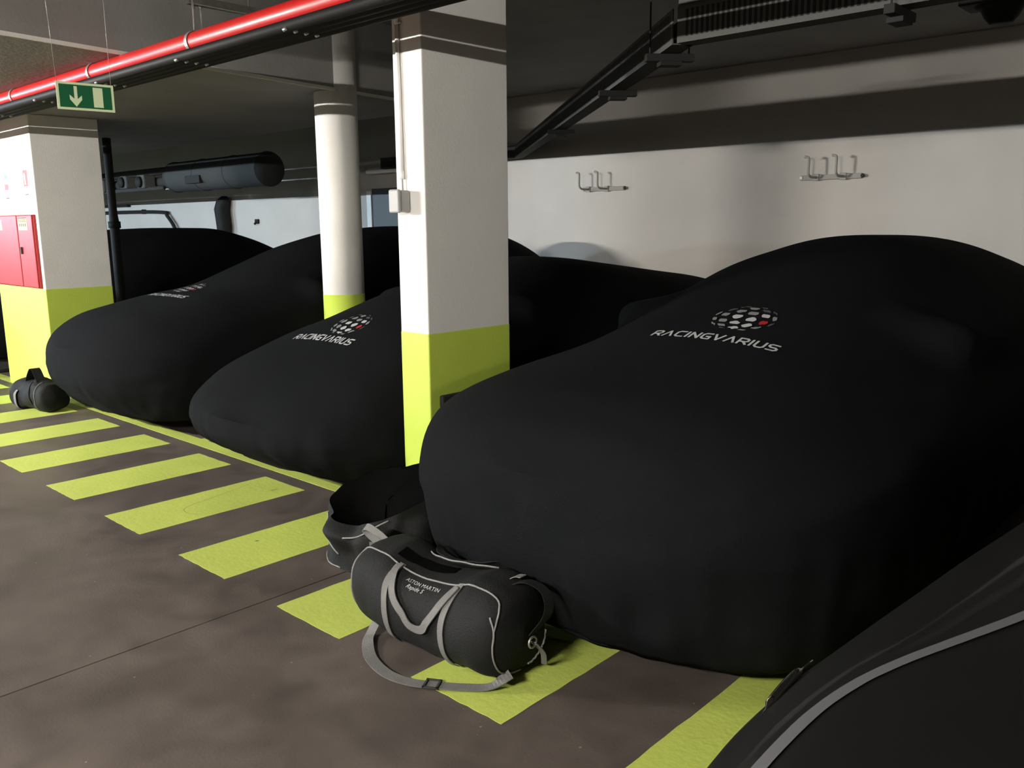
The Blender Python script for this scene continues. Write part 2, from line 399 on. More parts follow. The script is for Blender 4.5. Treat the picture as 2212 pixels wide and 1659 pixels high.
# ---------------------------------------------------------------- pillar fittings
t = thing('junction_box', (-3.19, 2.72, 1.56), 'small grey electrical box on the narrow pillar below a conduit', 'junction box')
bm = bmesh.new(); add_box(bm, -3.225, -3.16, 2.655, 2.72, 1.512, 1.612, .010); obj('box_body', bm_mesh(bm), M['greyplastic'], t)
bm = bmesh.new(); add_box(bm, -3.229, -3.156, 2.64, 2.66, 1.508, 1.616, .008); obj('lid', bm_mesh(bm), M['greyplastic'], t)
t = thing('conduit', (-3.2, 2.71, 2.2), 'thin white conduit running down the narrow pillar to a grey box', 'conduit')
tube('conduit_tube', [(-3.205, 2.709, 1.70), (-3.212, 2.709, 2.35)] , .010, M['signwhite'], t)
tube('conduit_tube', [(-3.212, 2.709, 2.35), (-3.212, 2.709, CEIL)] , .009, M['signwhite'], t)
tube('cable', [(-3.200, 2.706, 1.61), (-3.204, 2.706, 1.70)], .004, M['greyplastic'], t, seg=8)
tube('gland', [(-3.204, 2.708, 1.665), (-3.205, 2.708, 1.70)], .013, M['signwhite'], t)
tube('saddle', [(-3.235, 2.716, 2.36), (-3.19, 2.716, 2.36)], .006, M['steel'], t, seg=8)

# fire hose cabinet on the wide pillar
t = thing('fire_hose_cabinet', (-8.5, 2.72, 0.94), 'red metal fire hose cabinet on the wide pillar, yellow label on its door', 'fire cabinet')
bm = bmesh.new(); add_box(bm, -9.09, -8.00, 2.695, 2.718, 0.944, 1.57, .006); obj('cabinet_body', bm_mesh(bm), M['redcab'], t)
bm = bmesh.new(); add_box(bm, -9.085, -8.375, 2.683, 2.695, 0.95, 1.565, .005); d1 = obj('door', bm_mesh(bm), M['redcab'], t)
bm = bmesh.new(); add_box(bm, -8.355, -8.005, 2.683, 2.695, 0.95, 1.565, .005); d2 = obj('door', bm_mesh(bm), M['redcab'], t)
bm = bmesh.new(); add_box(bm, -8.80, -8.745, 2.681, 2.683, 1.44, 1.53); obj('label', bm_mesh(bm), M['pinkpaper'], d1)
bm = bmesh.new(); add_box(bm, -8.325, -8.12, 2.6815, 2.683, 1.44, 1.545); lb = obj('label', bm_mesh(bm), M['paper'], d2)
bm = bmesh.new()
for j, zz in enumerate((1.522, 1.508)):
    for i in range(8): add_box(bm, -8.315+.023*i, -8.298+.023*i, 2.6808, 2.6815, zz, zz+.008)
for i in range(4): add_box(bm, -8.30+.045*i, -8.28+.045*i, 2.6808, 2.6815, 1.47, 1.495)
add_box(bm, -8.325, -8.12, 2.6808, 2.6815, 1.538, 1.545)
o = obj('printed_marks', bm_mesh(bm), M['ink'], d2)
bm = bmesh.new(); add_box(bm, -8.315, -8.285, 2.668, 2.683, 1.235, 1.295, .004); obj('handle', bm_mesh(bm), M['ink'], d2)
# two small safety signs above it
t = thing('safety_sign', (-8.13, 2.719, 1.87), 'small red safety sign with white extinguisher symbol above the fire cabinet', 'sign')
box('panel', -8.185, -8.075, 2.714, 2.72, 1.72, 1.945, M['signwhite'], t)
box('red_field', -8.180, -8.080, 2.7125, 2.714, 1.805, 1.94, M['signred'], t)
bm = bmesh.new(); add_box(bm, -8.143, -8.118, 2.7115, 2.7125, 1.82, 1.89, .003); add_box(bm, -8.136, -8.125, 2.7115, 2.7125, 1.89, 1.905)
add_box(bm, -8.157, -8.130, 2.7115, 2.7125, 1.905, 1.915); add_box(bm, -8.157, -8.150, 2.7115, 2.7125, 1.86, 1.905)
obj('extinguisher_symbol', bm_mesh(bm), M['signwhite'], t)
bm = bmesh.new()
for i in range(7): add_box(bm, -8.170+.012*i, -8.161+.012*i, 2.7125, 2.714, 1.735, 1.742)
obj('caption', bm_mesh(bm), M['ink'], t)
t = thing('safety_sign', (-8.6, 2.719, 1.83), 'small safety sign half cut off at the left edge above the fire cabinet', 'sign')
box('panel', -8.665, -8.555, 2.714, 2.72, 1.70, 1.925, M['signwhite'], t)
box('red_field', -8.655, -8.565, 2.7125, 2.714, 1.79, 1.84, M['signred'], t)
box('green_field', -8.64, -8.575, 2.7125, 2.714, 1.885, 1.92, M['signgreen'], t)
bm = bmesh.new(); 
for i in range(7): add_box(bm, -8.650+.012*i, -8.641+.012*i, 2.7125, 2.714, 1.715, 1.722)
obj('caption', bm_mesh(bm), M['ink'], t)

# ---------------------------------------------------------------- services at the back
t = thing('cable_tray', (-4.5, 5.5, 2.2), 'long dull zinc cable tray bending diagonally to the back wall', 'cable tray')
PT = [(7.8,3.36), (-2.10,3.36), (-6.93,7.62), (-9.4,7.62)]
def tray_run(a, b, ext):
    a = Vector((*a, 0)); b = Vector((*b, 0)); d = (b-a).normalized(); n_ = Vector((-d.y, d.x, 0)); L = (b-a).length
    def pb(bm, s0, s1, o0, o1, z0, z1):
        P = [a+d*s+n_*o for s, o in ((s0,o0),(s1,o0),(s1,o1),(s0,o1))]
        lo = [bm.verts.new((p.x,p.y,z0)) for p in P]; hi = [bm.verts.new((p.x,p.y,z1)) for p in P]
        bm.faces.new(lo[::-1]); bm.faces.new(hi)
        for i in range(4): bm.faces.new((lo[i],lo[(i+1)%4],hi[(i+1)%4],hi[i]))
    hw = .045
    bm = bmesh.new()
    pb(bm, 0, L, -hw, hw, 2.200, 2.206)
    for sgn in (-1, 1): pb(bm, 0, L, sgn*hw-.003, sgn*hw+.003, 2.200, 2.345)
    bmesh.ops.recalc_face_normals(bm, faces=bm.faces)
    o = obj('tray_channel', bm_mesh(bm), M['tray'], t)
    bm = bmesh.new(); s = .03
    while s < L-.03:
        for sgn in (-1, 1):
            pb(bm, s, s+.012, sgn*(hw+.003)-.001, sgn*(hw+.003)+.001, 2.222, 2.330)
        s += .024
    o2 = obj('slots', bm_mesh(bm), M['darkmetal'], t); o2['kind'] = 'stuff'
    bm = bmesh.new(); s = .25
    for o_, r in ((-.025,.014),(0.004,.016),(.03,.010)):
        p0, p1 = a+n_*o_, b+n_*o_
        tube_bm(bm, [(p0.x,p0.y,2.23), (p1.x,p1.y,2.23)], r, 8)
    obj('cable', bm_mesh(bm), M['blackpvc'], t)
for a, b in zip(PT[:-1], PT[1:]): tray_run(a, b, 0)
def hanger(x, y, ang):
    c_, s_ = math.cos(ang), math.sin(ang)
    bm = bmesh.new(); add_box(bm, -.11, .11, -.02, .02, 2.165, 2.198, .003); add_box(bm, -.05, .05, -.03, .03, 2.145, 2.165, .003)
    if x > -2.5: tube_bm(bm, [(.09,0,2.198),(.09,0,CEIL)], .004, 6); x > -2.5 and tube_bm(bm, [(-.09,0,2.198),(-.09,0,CEIL)], .004, 6)
    for v in bm.verts: v.co = Vector((x + v.co.x*c_-v.co.y*s_, y + v.co.x*s_+v.co.y*c_, v.co.z))
    obj('hanger_bracket', bm_mesh(bm), M['darkmetal'], t)
dg = math.atan2(4.26, -4.83)+math.pi/2
for x, y, a in ((-1.2,3.36,math.pi/2), (-2.25,3.49,dg), (-3.05,4.2,dg), (-4.6,5.57,dg), (1.5,3.36,math.pi/2), (4.5,3.36,math.pi/2)):
    hanger(x, y, a)
t = thing('wiring_box', (-2.05, 3.62, 2.4), 'dim grey wiring box with curved cable above the bend of the cable tray', 'wiring box')
bm = bmesh.new(); add_box(bm, -2.25, -2.08, 3.55, 3.68, 2.34, 2.46, .008); obj('box_body', bm_mesh(bm), M['tray'], t)
tube('cable', smoothcurve([(-2.08,3.61,2.40),(-1.98,3.61,2.42),(-1.93,3.61,2.36),(-1.98,3.60,2.30),(-2.10,3.50,2.26)]), .012, M['blackpvc'], t)
bm = bmesh.new(); add_box(bm, -1.93, -1.85, 3.56, 3.66, 2.44, CEIL, .004); obj('bracket', bm_mesh(bm), M['darkmetal'], t)
tube('drop_rod', [(-2.16,3.61,2.46),(-2.16,3.61,CEIL)], .006, M['darkmetal'], t)
t = thing('ceiling_fixture', (-1.2, 4.7, 2.42), 'dark round ceiling fixture at the top right corner', 'fixture')
tube('fixture_body', [(-1.22,4.72,2.36),(-1.22,4.72,2.39),(-1.22,4.72,2.42),(-1.22,4.72,2.44)], [.05,.075,.09,.12], M['darkmetal'], t, seg=20)
bm = bmesh.new(); add_box(bm, -1.38, -.9, 4.60, 4.80, 2.44, 2.47, .005); obj('mounting_plate', bm_mesh(bm), M['darkmetal'], t)
tube('drop_rod', [(-1.1,4.7,2.47),(-1.1,4.7,CEIL)], .008, M['darkmetal'], t)

t = thing('ventilation_duct', (-10, 6.0, 2.15), 'large round ventilation duct with dark open end under the low ceiling', 'duct')
tube('duct_shell', [(-9.62,6,2.15),(-10.4,6,2.15),(-11.4,6,2.15),(-12.0,6,2.15)], .205, M['duct'], t, seg=36, caps=False)
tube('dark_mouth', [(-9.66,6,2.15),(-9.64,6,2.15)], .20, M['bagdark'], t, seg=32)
for x in (-9.62,-10.4,-11.2,-12.0):
    tube('joint_ring', [(x-.012,6,2.15),(x+.012,6,2.15)], .213, M['duct'], t, seg=32)
bm = bmesh.new(); add_box(bm, -11.35, -10.95, 5.77, 5.82, 2.03, 2.13, .005); obj('grille', bm_mesh(bm), M['darkmetal'], t)
t = thing('pipe_cluster', (-13, 6.0, 2.15), 'tangle of dim pipes and valves beside the large duct', 'pipes')
for y, z, r in ((5.85,2.24,.05),(6.0,2.1,.075),(6.2,2.27,.04),(5.8,2.0,.03)):
    tube('pipe', [(-12.02,y,z),(-19.0,y,z)], r, M['duct'], t, seg=12)
for x, y, z in ((-12.6,5.85,2.1),(-13.3,5.9,2.12),(-14.0,5.85,2.08),(-14.9,5.9,2.15)):
    bm = bmesh.new(); add_box(bm, x-.12, x+.12, y-.12, y+.06, z-.09, z+.1, .02); obj('valve_body', bm_mesh(bm), M['tray'], t)
    tube('valve_wheel', [(x,y-.16,z),(x,y-.13,z)], .08, M['darkmetal'], t, seg=14)
t = thing('wall_pipe', (-17, 7.7, 1.5), 'dark horizontal pipe on the far wall bending down behind a car', 'pipe')
tube('pipe', smoothcurve([(-19.5,7.72,1.76),(-17.5,7.72,1.76),(-16.15,7.72,1.735),(-15.95,7.72,1.66),(-15.65,7.72,1.38),(-15.5,7.72,.9)],6), .033, M['darkmetal'], t)
for x in (-18.4,-17.0): tube('pipe_clip', [(x,7.72,1.76),(x,7.8,1.76)], .045, M['darkmetal'], t, seg=8)
t = thing('wall_rail', (-18.2, 7.77, 1.885), 'short dark rail on the far wall above the bending pipe', 'rail')
bm = bmesh.new(); add_box(bm, -18.9, -17.65, 7.76, 7.8, 1.865, 1.905, .004); obj('rail', bm_mesh(bm), M['darkmetal'], t)
bm = bmesh.new(); add_box(bm, -17.70, -17.66, 7.73, 7.78, 1.86, 1.91, .004); obj('end_cap', bm_mesh(bm), M['darkmetal'], t)
t = thing('duct_elbow', (-13.8, 7.68, 1.6), 'upright dark grey pipe with rounded top standing against the far wall', 'pipe')
tube('elbow_pipe', [(-13.83,7.66,0),(-13.83,7.66,1.2),(-13.80,7.66,1.45),(-13.84,7.66,1.75),(-13.80,7.67,1.84),(-13.74,7.69,1.91),(-13.70,7.70,1.945)], [.10,.10,.115,.12,.115,.085,.03], M['darkmetal'], t, seg=18)
tube('collar', [(-13.86,7.66,1.36),(-13.86,7.66,1.40)], .135, M['darkmetal'], t, seg=18)
t = thing('wall_socket', (-12.93, 7.79, 1.54), 'tiny dark wall socket between the far pipes and the round column', 'socket')
bm = bmesh.new(); add_box(bm, -12.98, -12.88, 7.765, 7.80, 1.50, 1.575, .008); obj('socket_box', bm_mesh(bm), M['darkmetal'], t)
tube('plug', [(-12.93,7.765,1.52),(-12.95,7.74,1.49)], .018, M['darkmetal'], t, seg=8)
t = thing('black_downpipe', (-9.52, 4.0, 1.2), 'black vertical downpipe just behind the wide pillar', 'pipe')
tube('pipe', [(-9.49,4.0,0.0),(-9.49,4.0,1.5),(-9.50,4.0,1.62),(-9.50,4.0,2.38)], [.05,.05,.042,.042], M['rubber'], t, seg=14)
tube('collar', [(-9.49,4.0,1.45),(-9.49,4.0,1.52)], .062, M['rubber'], t, seg=14)
t = thing('bulkhead_lamp', (-9.55, 7.7, 2.16), 'small pale unlit lamp high on the back wall left of the narrow pillar', 'lamp')
bm = bmesh.new(); add_box(bm, -9.85, -9.25, 7.66, 7.80, 2.15, 2.215, .02); obj('diffuser', bm_mesh(bm), M['signwhite'], t)
bm = bmesh.new(); add_box(bm, -9.87, -9.23, 7.72, 7.80, 2.215, 2.24, .004); obj('housing', bm_mesh(bm), M['housing'], t)

# wall racks with upright hooks
for (xa, xb, z, prongs, lab) in ((-6.10, -5.54, 1.825, (-6.02, -5.77), 'smaller looking wall rack with upright hooks, beside the narrow pillar'),
                                 (-3.57, -3.01, 1.845, (-3.42, -3.17), 'wall rack with upright hooks above the roof of the nearest covered car')):
    t = thing('wall_rack', ((xa+xb)/2, Y1, z), lab, 'wall rack', 'bicycle racks on the back wall')
    bm = bmesh.new(); add_box(bm, xa, xb, Y1-.035, Y1, z-.022, z+.022, .004); obj('rail', bm_mesh(bm), M['rackmetal'], t)
    for e, mm in ((xa, M['signwhite']), (xb, M['ink'])):
        tube('end_plug', [(e+.012,Y1-.036,z),(e+.012,Y1-.045,z)], .016, mm, t)
    for px in prongs:
        tube('hook', smoothcurve([(px,Y1-.03,z),(px,Y1-.14,z),(px,Y1-.19,z+.02),(px,Y1-.20,z+.06),(px,Y1-.20,z+.15),(px-.01,Y1-.20,z+.17),(px-.04,Y1-.20,z+.175)],5), .011, M['rackmetal'], t, seg=10)
        bm = bmesh.new(); add_box(bm, px-.03, px+.03, Y1-.045, Y1-.03, z-.03, z+.03, .003); obj('hook_plate', bm_mesh(bm), M['rackmetal'], t)

# ---------------------------------------------------------------- cars under fabric covers
def smooth_keys(keys,s,sm=0.06):
    k=np.array(keys,float)
    ss=np.linspace(k[0,0]-.5,k[-1,0]+.5,1600)
    v=np.interp(ss,k[:,0],k[:,1])
    n=max(1,int(sm/(ss[1]-ss[0])))
    ker=np.hanning(2*n+3);ker/=ker.sum()
    pad=np.r_[np.full(n+1,v[0]),v,np.full(n+1,v[-1])]
    v=np.convolve(pad,ker,'valid')
    return np.interp(s,ss,v)
def car_grid(P,ns=110,nt=72):
    L=P['L'];z0=P.get('z0',.45);hem=P.get('hem',.14)
    u=np.linspace(0,1,ns)
    s=L*(u-np.sin(2*np.pi*u)/(2*np.pi)*.93)   # denser at both ends
    W=P['W']
    pf=P.get('pf',2.6);lf=P.get('lf',1.0);lr=P.get('lr',.8)
    w=np.full_like(s,W)
    m=s<lf; w[m]=W*np.clip(1-((lf-s[m])/lf)**pf,0,1)**(1/pf)
    m=s>L-lr; w[m]=W*np.clip(1-((s[m]-(L-lr))/lr)**3,0,1)**(1/3)
    w=w*smooth_keys(P.get('wk',[(0,1),(L,1)]),s,.3)
    zb=smooth_keys(P['zb'],s,.15); zr=smooth_keys(P['zr'],s,.3)
    wg=smooth_keys(P['wg'],s,.25)
    rows=[]
    nb=12
    for i in range(ns):
        pts=[]
        # lower left side, hem upwards
        low=[]
        for k in range(nb):
            t=k/nb; z=hem+(z0-hem)*t; d=1-t
            low.append((w[i]*(1-.10*d**2.2),z))
        th=np.linspace(0,np.pi,nt)
        c=np.cos(th);sn=np.sin(th)
        n=P.get('n',3.0)
        wi=max(w[i],1e-4)
        rb=((abs(c)/wi)**n+(abs(sn)/max(zb[i]-z0,.02))**n)**(-1/n)
        wgi=min(wg[i],wi*.97); 
        rg=((abs(c)/max(wgi,1e-4))**2.35+(abs(sn)/max(zr[i]-z0,.02))**2.35)**(-1/2.35)
        kk=18
        r=np.maximum(rb,rg)*(1+(np.minimum(rb,rg)/np.maximum(rb,rg))**kk)**(1/kk)
        pts=[(-x,z) for x,z in low]+[(-c[j]*r[j],z0+sn[j]*r[j]) for j in range(nt)]+[(x,z) for x,z in reversed(low)]
        pts=[(pts[0][0]*.86,hem+.015)]+pts+[(pts[-1][0]*.86,hem+.015)]
        rows.append(pts)
    A=np.array(rows) # ns,m,2
    X=A[:,:,0];Z=A[:,:,1];S=np.repeat(s[:,None],A.shape[1],1)
    d=np.clip((z0-Z)/(z0-hem),0,1)
    S=S+P.get('tuck',.12)*d**2*np.exp(-S/.35)-.08*d**2*np.exp(-(L-S)/.35)
    # mirrors
    ms,mz=P.get('mir',(2.0,.93))
    g=np.exp(-((S-ms)/.11)**2-((Z-mz)/.09)**2)*(abs(X)>.5)
    X=X+np.sign(X)*P.get('ma',.15)*g; Z=Z+.05*g
    return X+P['x'],S+P['y'],Z
C1=dict(hem=.075,tuck=.14,x=-1.82,y=2.0,L=5.0,W=.99,zb=[(0,.62),(.1,.76),(.35,.85),(.9,.91),(1.5,.95),(2.4,.97),(4.2,.98),(4.8,.88),(5.0,.7)],
 zr=[(0,.5),(.6,.84),(1.0,.96),(1.4,1.08),(2.1,1.30),(2.7,1.38),(3.4,1.37),(4.2,1.25),(5,.8)],wg=[(0,.75),(1.5,.88),(5,.9)],mir=(1.75,.97))
C2=dict(z0=.34,hem=.13,tuck=.26,n=3.6,pf=3.0,x=-4.215,y=2.28,L=4.9,W=.935,zb=[(0,.40),(.1,.50),(.4,.66),(.9,.82),(1.5,.91),(2.4,.94),(4.2,.93),(4.8,.86),(4.9,.7)],
 zr=[(0,.4),(.4,.6),(.8,.83),(1.2,.99),(1.8,1.15),(2.3,1.23),(2.7,1.21),(3.3,1.14),(4.4,1.0),(4.9,.85)],wg=[(0,.7),(1.2,.85),(5,.9)],mir=(1.7,.92),ma=.08)
C3=dict(hem=.13,tuck=.26,x=-6.42,y=2.24,L=4.95,W=.96,zb=[(0,.60),(.1,.72),(.35,.84),(.9,.95),(1.5,1.0),(2.4,1.0),(4.2,1.0),(4.7,.9),(4.95,.7)],
 zr=[(0,.5),(.6,.75),(1.1,.95),(1.4,1.1),(1.9,1.29),(2.4,1.41),(3.0,1.45),(4.1,1.41),(4.5,1.28),(4.95,.9)],wg=[(0,.75),(5,.92)],mir=(1.7,.95),ma=.06)
C4=dict(x=-10.6,y=1.9,L=4.9,W=.97,zb=C3['zb'],zr=[(0,.45),(.6,.6),(1.1,.9),(1.5,1.1),(2.2,1.42),(3.0,1.45),(3.8,1.44),(4.3,1.3),(4.9,1.0)],wg=[(0,.75),(5,.92)],mir=(1.7,.95),ma=.05)


def car_V(P, ns=150, nt=90, folds=1.0, seed=0.0):
    X, Y, Z = car_grid(P, ns, nt)
    V = np.stack([X, Y, Z], -1)
    if folds:
        xc = P['x']; yc = P['y']+P['L']/2
        for i in range(V.shape[0]):
            for j in range(V.shape[1]):
                x, y, z = V[i, j]
                dx, dy = x-xc, (y-yc)*.45
                l = math.hypot(dx, dy)+1e-6; ox, oy = dx/l, dy/l
                low = max(0.0, min(1.0, (.62-z)/.4))
                a = mnoise.noise(Vector((x*11+seed, y*11, z*1.4)))*.030*low*low
                a += mnoise.noise(Vector(((x-y*.3+z*.8)*4+seed, (y-z*.6)*4, z*2.0)))*.012*min(1, low*2)
                a += mnoise.noise(Vector((x*1.7+seed, y*1.7, z*1.7)))*.010
                V[i, j] += (ox*a*folds, oy*a*folds, a*.2*folds)
                if j < 2 or j > V.shape[1]-3: V[i, j, 2] += mnoise.noise(Vector((x*5, y*5, seed)))*.012
    return V
def bvh_of(V):
    ns, nt = V.shape[:2]; faces = []
    for i in range(ns-1):
        for j in range(nt-1):
            faces.append((i*nt+j, i*nt+j+1, (i+1)*nt+j+1, (i+1)*nt+j))
    return BVHTree.FromPolygons([tuple(p) for p in V.reshape(-1,3)], faces)
def drop(bvh, x, y, off=.003):
    h = bvh.ray_cast(Vector((x, y, 3)), Vector((0,0,-1)))
    if h[0] is None: return None
    n = h[1]; n = -n if n.z < 0 else n
    return h[0] + n*off
LET = {
 'R': ([[(0,0),(0,1),(.6,1),(.78,.86),(.78,.6),(.6,.45),(0,.45)],[(.4,.45),(.8,0)]], .8),
 'A': ([[(0,0),(.42,1),(.84,0)]], .84),
 'C': ([[(.8,1),(.25,1),(.03,.8),(.03,.2),(.25,0),(.8,0)]], .8),
 'I': ([[(0,0),(0,1)]], .04),
 'N': ([[(0,0),(0,1),(.75,0),(.75,1)]], .75),
 'G': ([[(.8,1),(.25,1),(.03,.8),(.03,.2),(.25,0),(.8,0),(.8,.45),(.45,.45)]], .8),
 'V': ([[(0,1),(.42,0),(.84,1)]], .84),
 'U': ([[(0,1),(0,.2),(.2,0),(.6,0),(.8,.2),(.8,1)]], .8),
 'S': ([[(.8,1),(.2,1),(.02,.86),(.02,.64),(.2,.5),(.62,.5),(.8,.36),(.8,.14),(.62,0),(0,0)]], .8)}
def lettering(word, width):
    """strokes -> list of small quads in (u, v), u centred"""
    gap = .36; tot = sum(LET[c][1] for c in word) + gap*(len(word)-1)
    quads = []; x = 0; th = .215
    for c in word:
        for pl in LET[c][0]:
            for (x0,y0),(x1,y1) in zip(pl[:-1], pl[1:]):
                d = math.hypot(x1-x0, y1-y0); ux, uy = (x1-x0)/d, (y1-y0)/d
                e = th*.38; x0e, y0e, x1e, y1e = x0-ux*e, y0-uy*e, x1+ux*e, y1+uy*e
                n = max(1, int((d+2*e)/.3))
                for k in range(n):
                    t0, t1 = k/n, (k+1)/n
                    a = (x0e+(x1e-x0e)*t0, y0e+(y1e-y0e)*t0); b = (x0e+(x1e-x0e)*t1, y0e+(y1e-y0e)*t1)
                    nx, ny = -uy*th/2, ux*th/2
                    quads.append([(x+a[0]-nx,a[1]-ny),(x+b[0]-nx,b[1]-ny),(x+b[0]+nx,b[1]+ny),(x+a[0]+nx,a[1]+ny)])
        x += LET[c][1]+gap
    s = width/tot
    return [[((u-tot/2)*s, v*s*1.05) for u, v in q] for q in quads]
def print_logo(root, bvh, tx, ty, by, bx, R=.125, wid=.56):
    def arc(x, y0, v):   # walk up the surface by arc length v from y0
        p = drop(bvh, x, y0, 0); y = y0; left = v; st = .01
        while left > 0 and p is not None:
            q = drop(bvh, x, y+st, 0)
            if q is None: break
            left -= (q-p).length; y += st; p = q
        return y
    bm = bmesh.new()
    for q in lettering('RACINGVARIUS', wid):
        P_ = [drop(bvh, tx+u, ty+v) for u, v in q]
        if all(P_): bm.faces.new([bm.verts.new(p) for p in P_])
    o = obj('lettering', bm_mesh(bm), M['print_w'], root); o['label'] = 'white printed lettering'
    ys = {}
    def surf(u, v):
        key = round(v, 3)
        if key not in ys: ys[key] = arc(bx, by, v + R)
        return drop(bvh, bx+u, ys[key], .004)
    bm = bmesh.new(); red = bmesh.new(); rr = random.Random(5)
    tilt = math.radians(-14)
    for li, lat in enumerate(range(-81, 82, 27)):
        nlon = {81: 2, 54: 4, 27: 6, 0: 6}[abs(lat)]
        for k in range(nlon*2):
            lon = -90 + 180*(k+.5*(li % 2))/nlon*1.0
            if abs(lon) > 80: continue
            la, lo = math.radians(lat), math.radians(lon)
            c0 = Vector((math.cos(la)*math.sin(lo), math.sin(la), math.cos(la)*math.cos(lo)))
            e1 = c0.cross(Vector((0,1,0))).normalized(); e2 = c0.cross(e1)
            ar = math.radians(9.5)
            pts = []
            for q in range(12):
                a = 2*math.pi*q/12
                p = c0*math.cos(ar) + (e1*math.cos(a)+e2*math.sin(a))*math.sin(ar)
                u, v = p.x*math.cos(tilt)-p.y*math.sin(tilt), p.x*math.sin(tilt)+p.y*math.cos(tilt)
                pts.append(surf(u*R*1.15, v*R))
            if not all(pts): continue
            isred = (lat == 0 and 25 < lon < 50)
            b_ = red if isred else bm
            f = b_.faces.new([b_.verts.new(p) for p in pts])
            br = c0.z + rr.uniform(-.35, .25)
            f.material_index = 0 if br > .75 else (1 if br > .3 else 2)
    me = bm_mesh(bm); me.materials.append(M['print_w']); me.materials.append(M['print_g']); me.materials.append(M['print_d'])
    o = obj('dotted_globe', me, None, root); o['label'] = 'printed globe of white and grey dots'
    if len(red.verts):
        o = obj('red_dot', bm_mesh(red), M['print_r'], root); o['label'] = 'red printed dot'
def tyre_mesh():
    bm = bmesh.new(); prof = [(.20,-.10),(.30,-.115),(.33,-.10),(.338,-.05),(.338,.05),(.33,.10),(.30,.115),(.20,.10)]
    n = 32; rings = []
    for k in range(n):
        a = 2*math.pi*k/n
        rings.append([bm.verts.new((x, r*math.cos(a), r*math.sin(a))) for r, x in prof])
    for k in range(n):
        for j in range(len(prof)):
            j2 = (j+1) % len(prof)
            bm.faces.new((rings[k][j], rings[k][j2], rings[(k+1)%n][j2], rings[(k+1)%n][j]))
    # spoked disc
    c = bm.verts.new((.02,0,0)); rim = [bm.verts.new((.05,.205*math.cos(2*math.pi*k/n),.205*math.sin(2*math.pi*k/n))) for k in range(n)]
    for k in range(n): bm.faces.new((c, rim[k], rim[(k+1)%n]))
    return bm_mesh(bm, 'tyre')
TY = tyre_mesh(); TY.materials.append(M['rubber'])
def tyres(root, P, rot=None):
    for s_, yy in ((-1,.95),(1,.95),(-1,3.75),(1,3.75)):
        o = bpy.data.objects.new('tyre', TY); COL.objects.link(o); o.parent = root
        wx = s_*(P['W']-.24)
        o.location = (wx, yy, .338)
        if s_ < 0: o.rotation_euler = (0,0,math.pi)
def covered_car(P, label, logo, seed):
    root = thing('covered_car', (P['x'], P['y'], 0), label, 'car', 'cars under black fabric covers')
    V = car_V(P, seed=seed); bvh = bvh_of(V)
    me = grid_mesh('cover', V); c = obj('car_cover', me, M['cloth'], root, smooth=True)
    # elasticated hem cord
    for side in (0, -1):
        pass
    hem = [tuple(V[i, 0]) for i in range(V.shape[0]-1, 0, -3)] + [tuple(V[i, -1]) for i in range(1, V.shape[0], 3)]
    tube('elastic_hem', hem, .006, M['cloth'], root, seg=6)
    tyres(root, P)
    # the dark car underneath, seen only below the hem
    bm = bmesh.new(); add_box(bm, P['x']-P['W']+.3, P['x']+P['W']-.3, P['y']+.75, P['y']+P['L']-.5, .18, .42, .05)
    o = obj('underbody', bm_mesh(bm), M['rubber'], root)
    if logo: print_logo(root, bvh, *logo)
    return root
covered_car(C1, 'nearest and largest black covered car, right of the tall narrow pillar', (-1.765, 3.083, 3.185, -1.735), 1.3)
covered_car(C2, 'low black covered sports car with pleated hem, left of the tall narrow pillar', (-4.325, 2.975, 3.04, -4.25), 9.1)
covered_car(C3, 'black covered car whose nose stands beside the wide pillar and a small bag', (-6.457, 3.055, 3.17, -6.53), 4.4)
covered_car(C4, 'farthest black covered car, behind the wide pillar', None, 2.2)

# ---------------------------------------------------------------- uncovered black car at the lower right
P0 = dict(x=0, y=0, L=4.8, W=.97, pf=2.6, zb=[(0,.5),(.1,.62),(.4,.72),(.9,.80),(1.5,.86),(2.4,.9),(4.2,.95),(4.8,.8)],
          zr=[(0,.45),(.6,.5),(1.2,.6),(1.5,.82),(2.3,1.25),(3,1.33),(4,1.2),(4.8,.9)], wg=[(0,.7),(5,.85)], mir=(1.75,.95), ma=.12)
car = thing('black_car', (0, 0, 0), 'glossy black uncovered car in the lower right corner, nearest the viewer', 'car')
V = car_V(P0, ns=150, nt=100, folds=0); bvh0 = bvh_of(V)
obj('body', grid_mesh('body', V), M['carpaint'], car, smooth=True)
def patch(name, m, i0, i1, test, off):
    ns, nt = V.shape[:2]; me = grid_mesh('t', V)
    nrm = [v.normal.copy() for v in me.vertices]; faces = []
    for i in range(i0, i1):
        for j in range(nt-1):
            c_ = (V[i,j]+V[i+1,j+1])/2
            if test(*c_): faces.append((i*nt+j, i*nt+j+1, (i+1)*nt+j+1, (i+1)*nt+j))
    used = sorted({k for f in faces for k in f}); ix = {k: q for q, k in enumerate(used)}
    vv = []
    for k in used:
        p = Vector(V.reshape(-1,3)[k]); n = nrm[k]; cen = Vector((0, 2.4, .5))
        if n.dot(p-cen) < 0: n = -n
        vv.append(p + n*off)
    m2 = bpy.data.meshes.new(name); m2.from_pydata(vv, [], [[ix[k] for k in f] for f in faces]); m2.update()
    return obj(name, m2, m, car, smooth=True)
ns_ = V.shape[0]
patch('windscreen', M['glass'], 0, ns_-1, lambda x,y,z: 1.45 < y < 2.25 and abs(x) < .78-.12*(y-1.45)/.8 and z > .84, .004)
patch('rear_window', M['glass'], 0, ns_-1, lambda x,y,z: 3.7 < y < 4.4 and abs(x) < .62 and z > .9, .004)
patch('side_window', M['glass'], 0, ns_-1, lambda x,y,z: 2.1 < y < 3.7 and x < -.62 and .98 < z < 1.22, .004)
patch('side_window', M['glass'], 0, ns_-1, lambda x,y,z: 2.1 < y < 3.7 and x > .62 and .98 < z < 1.22, .004)
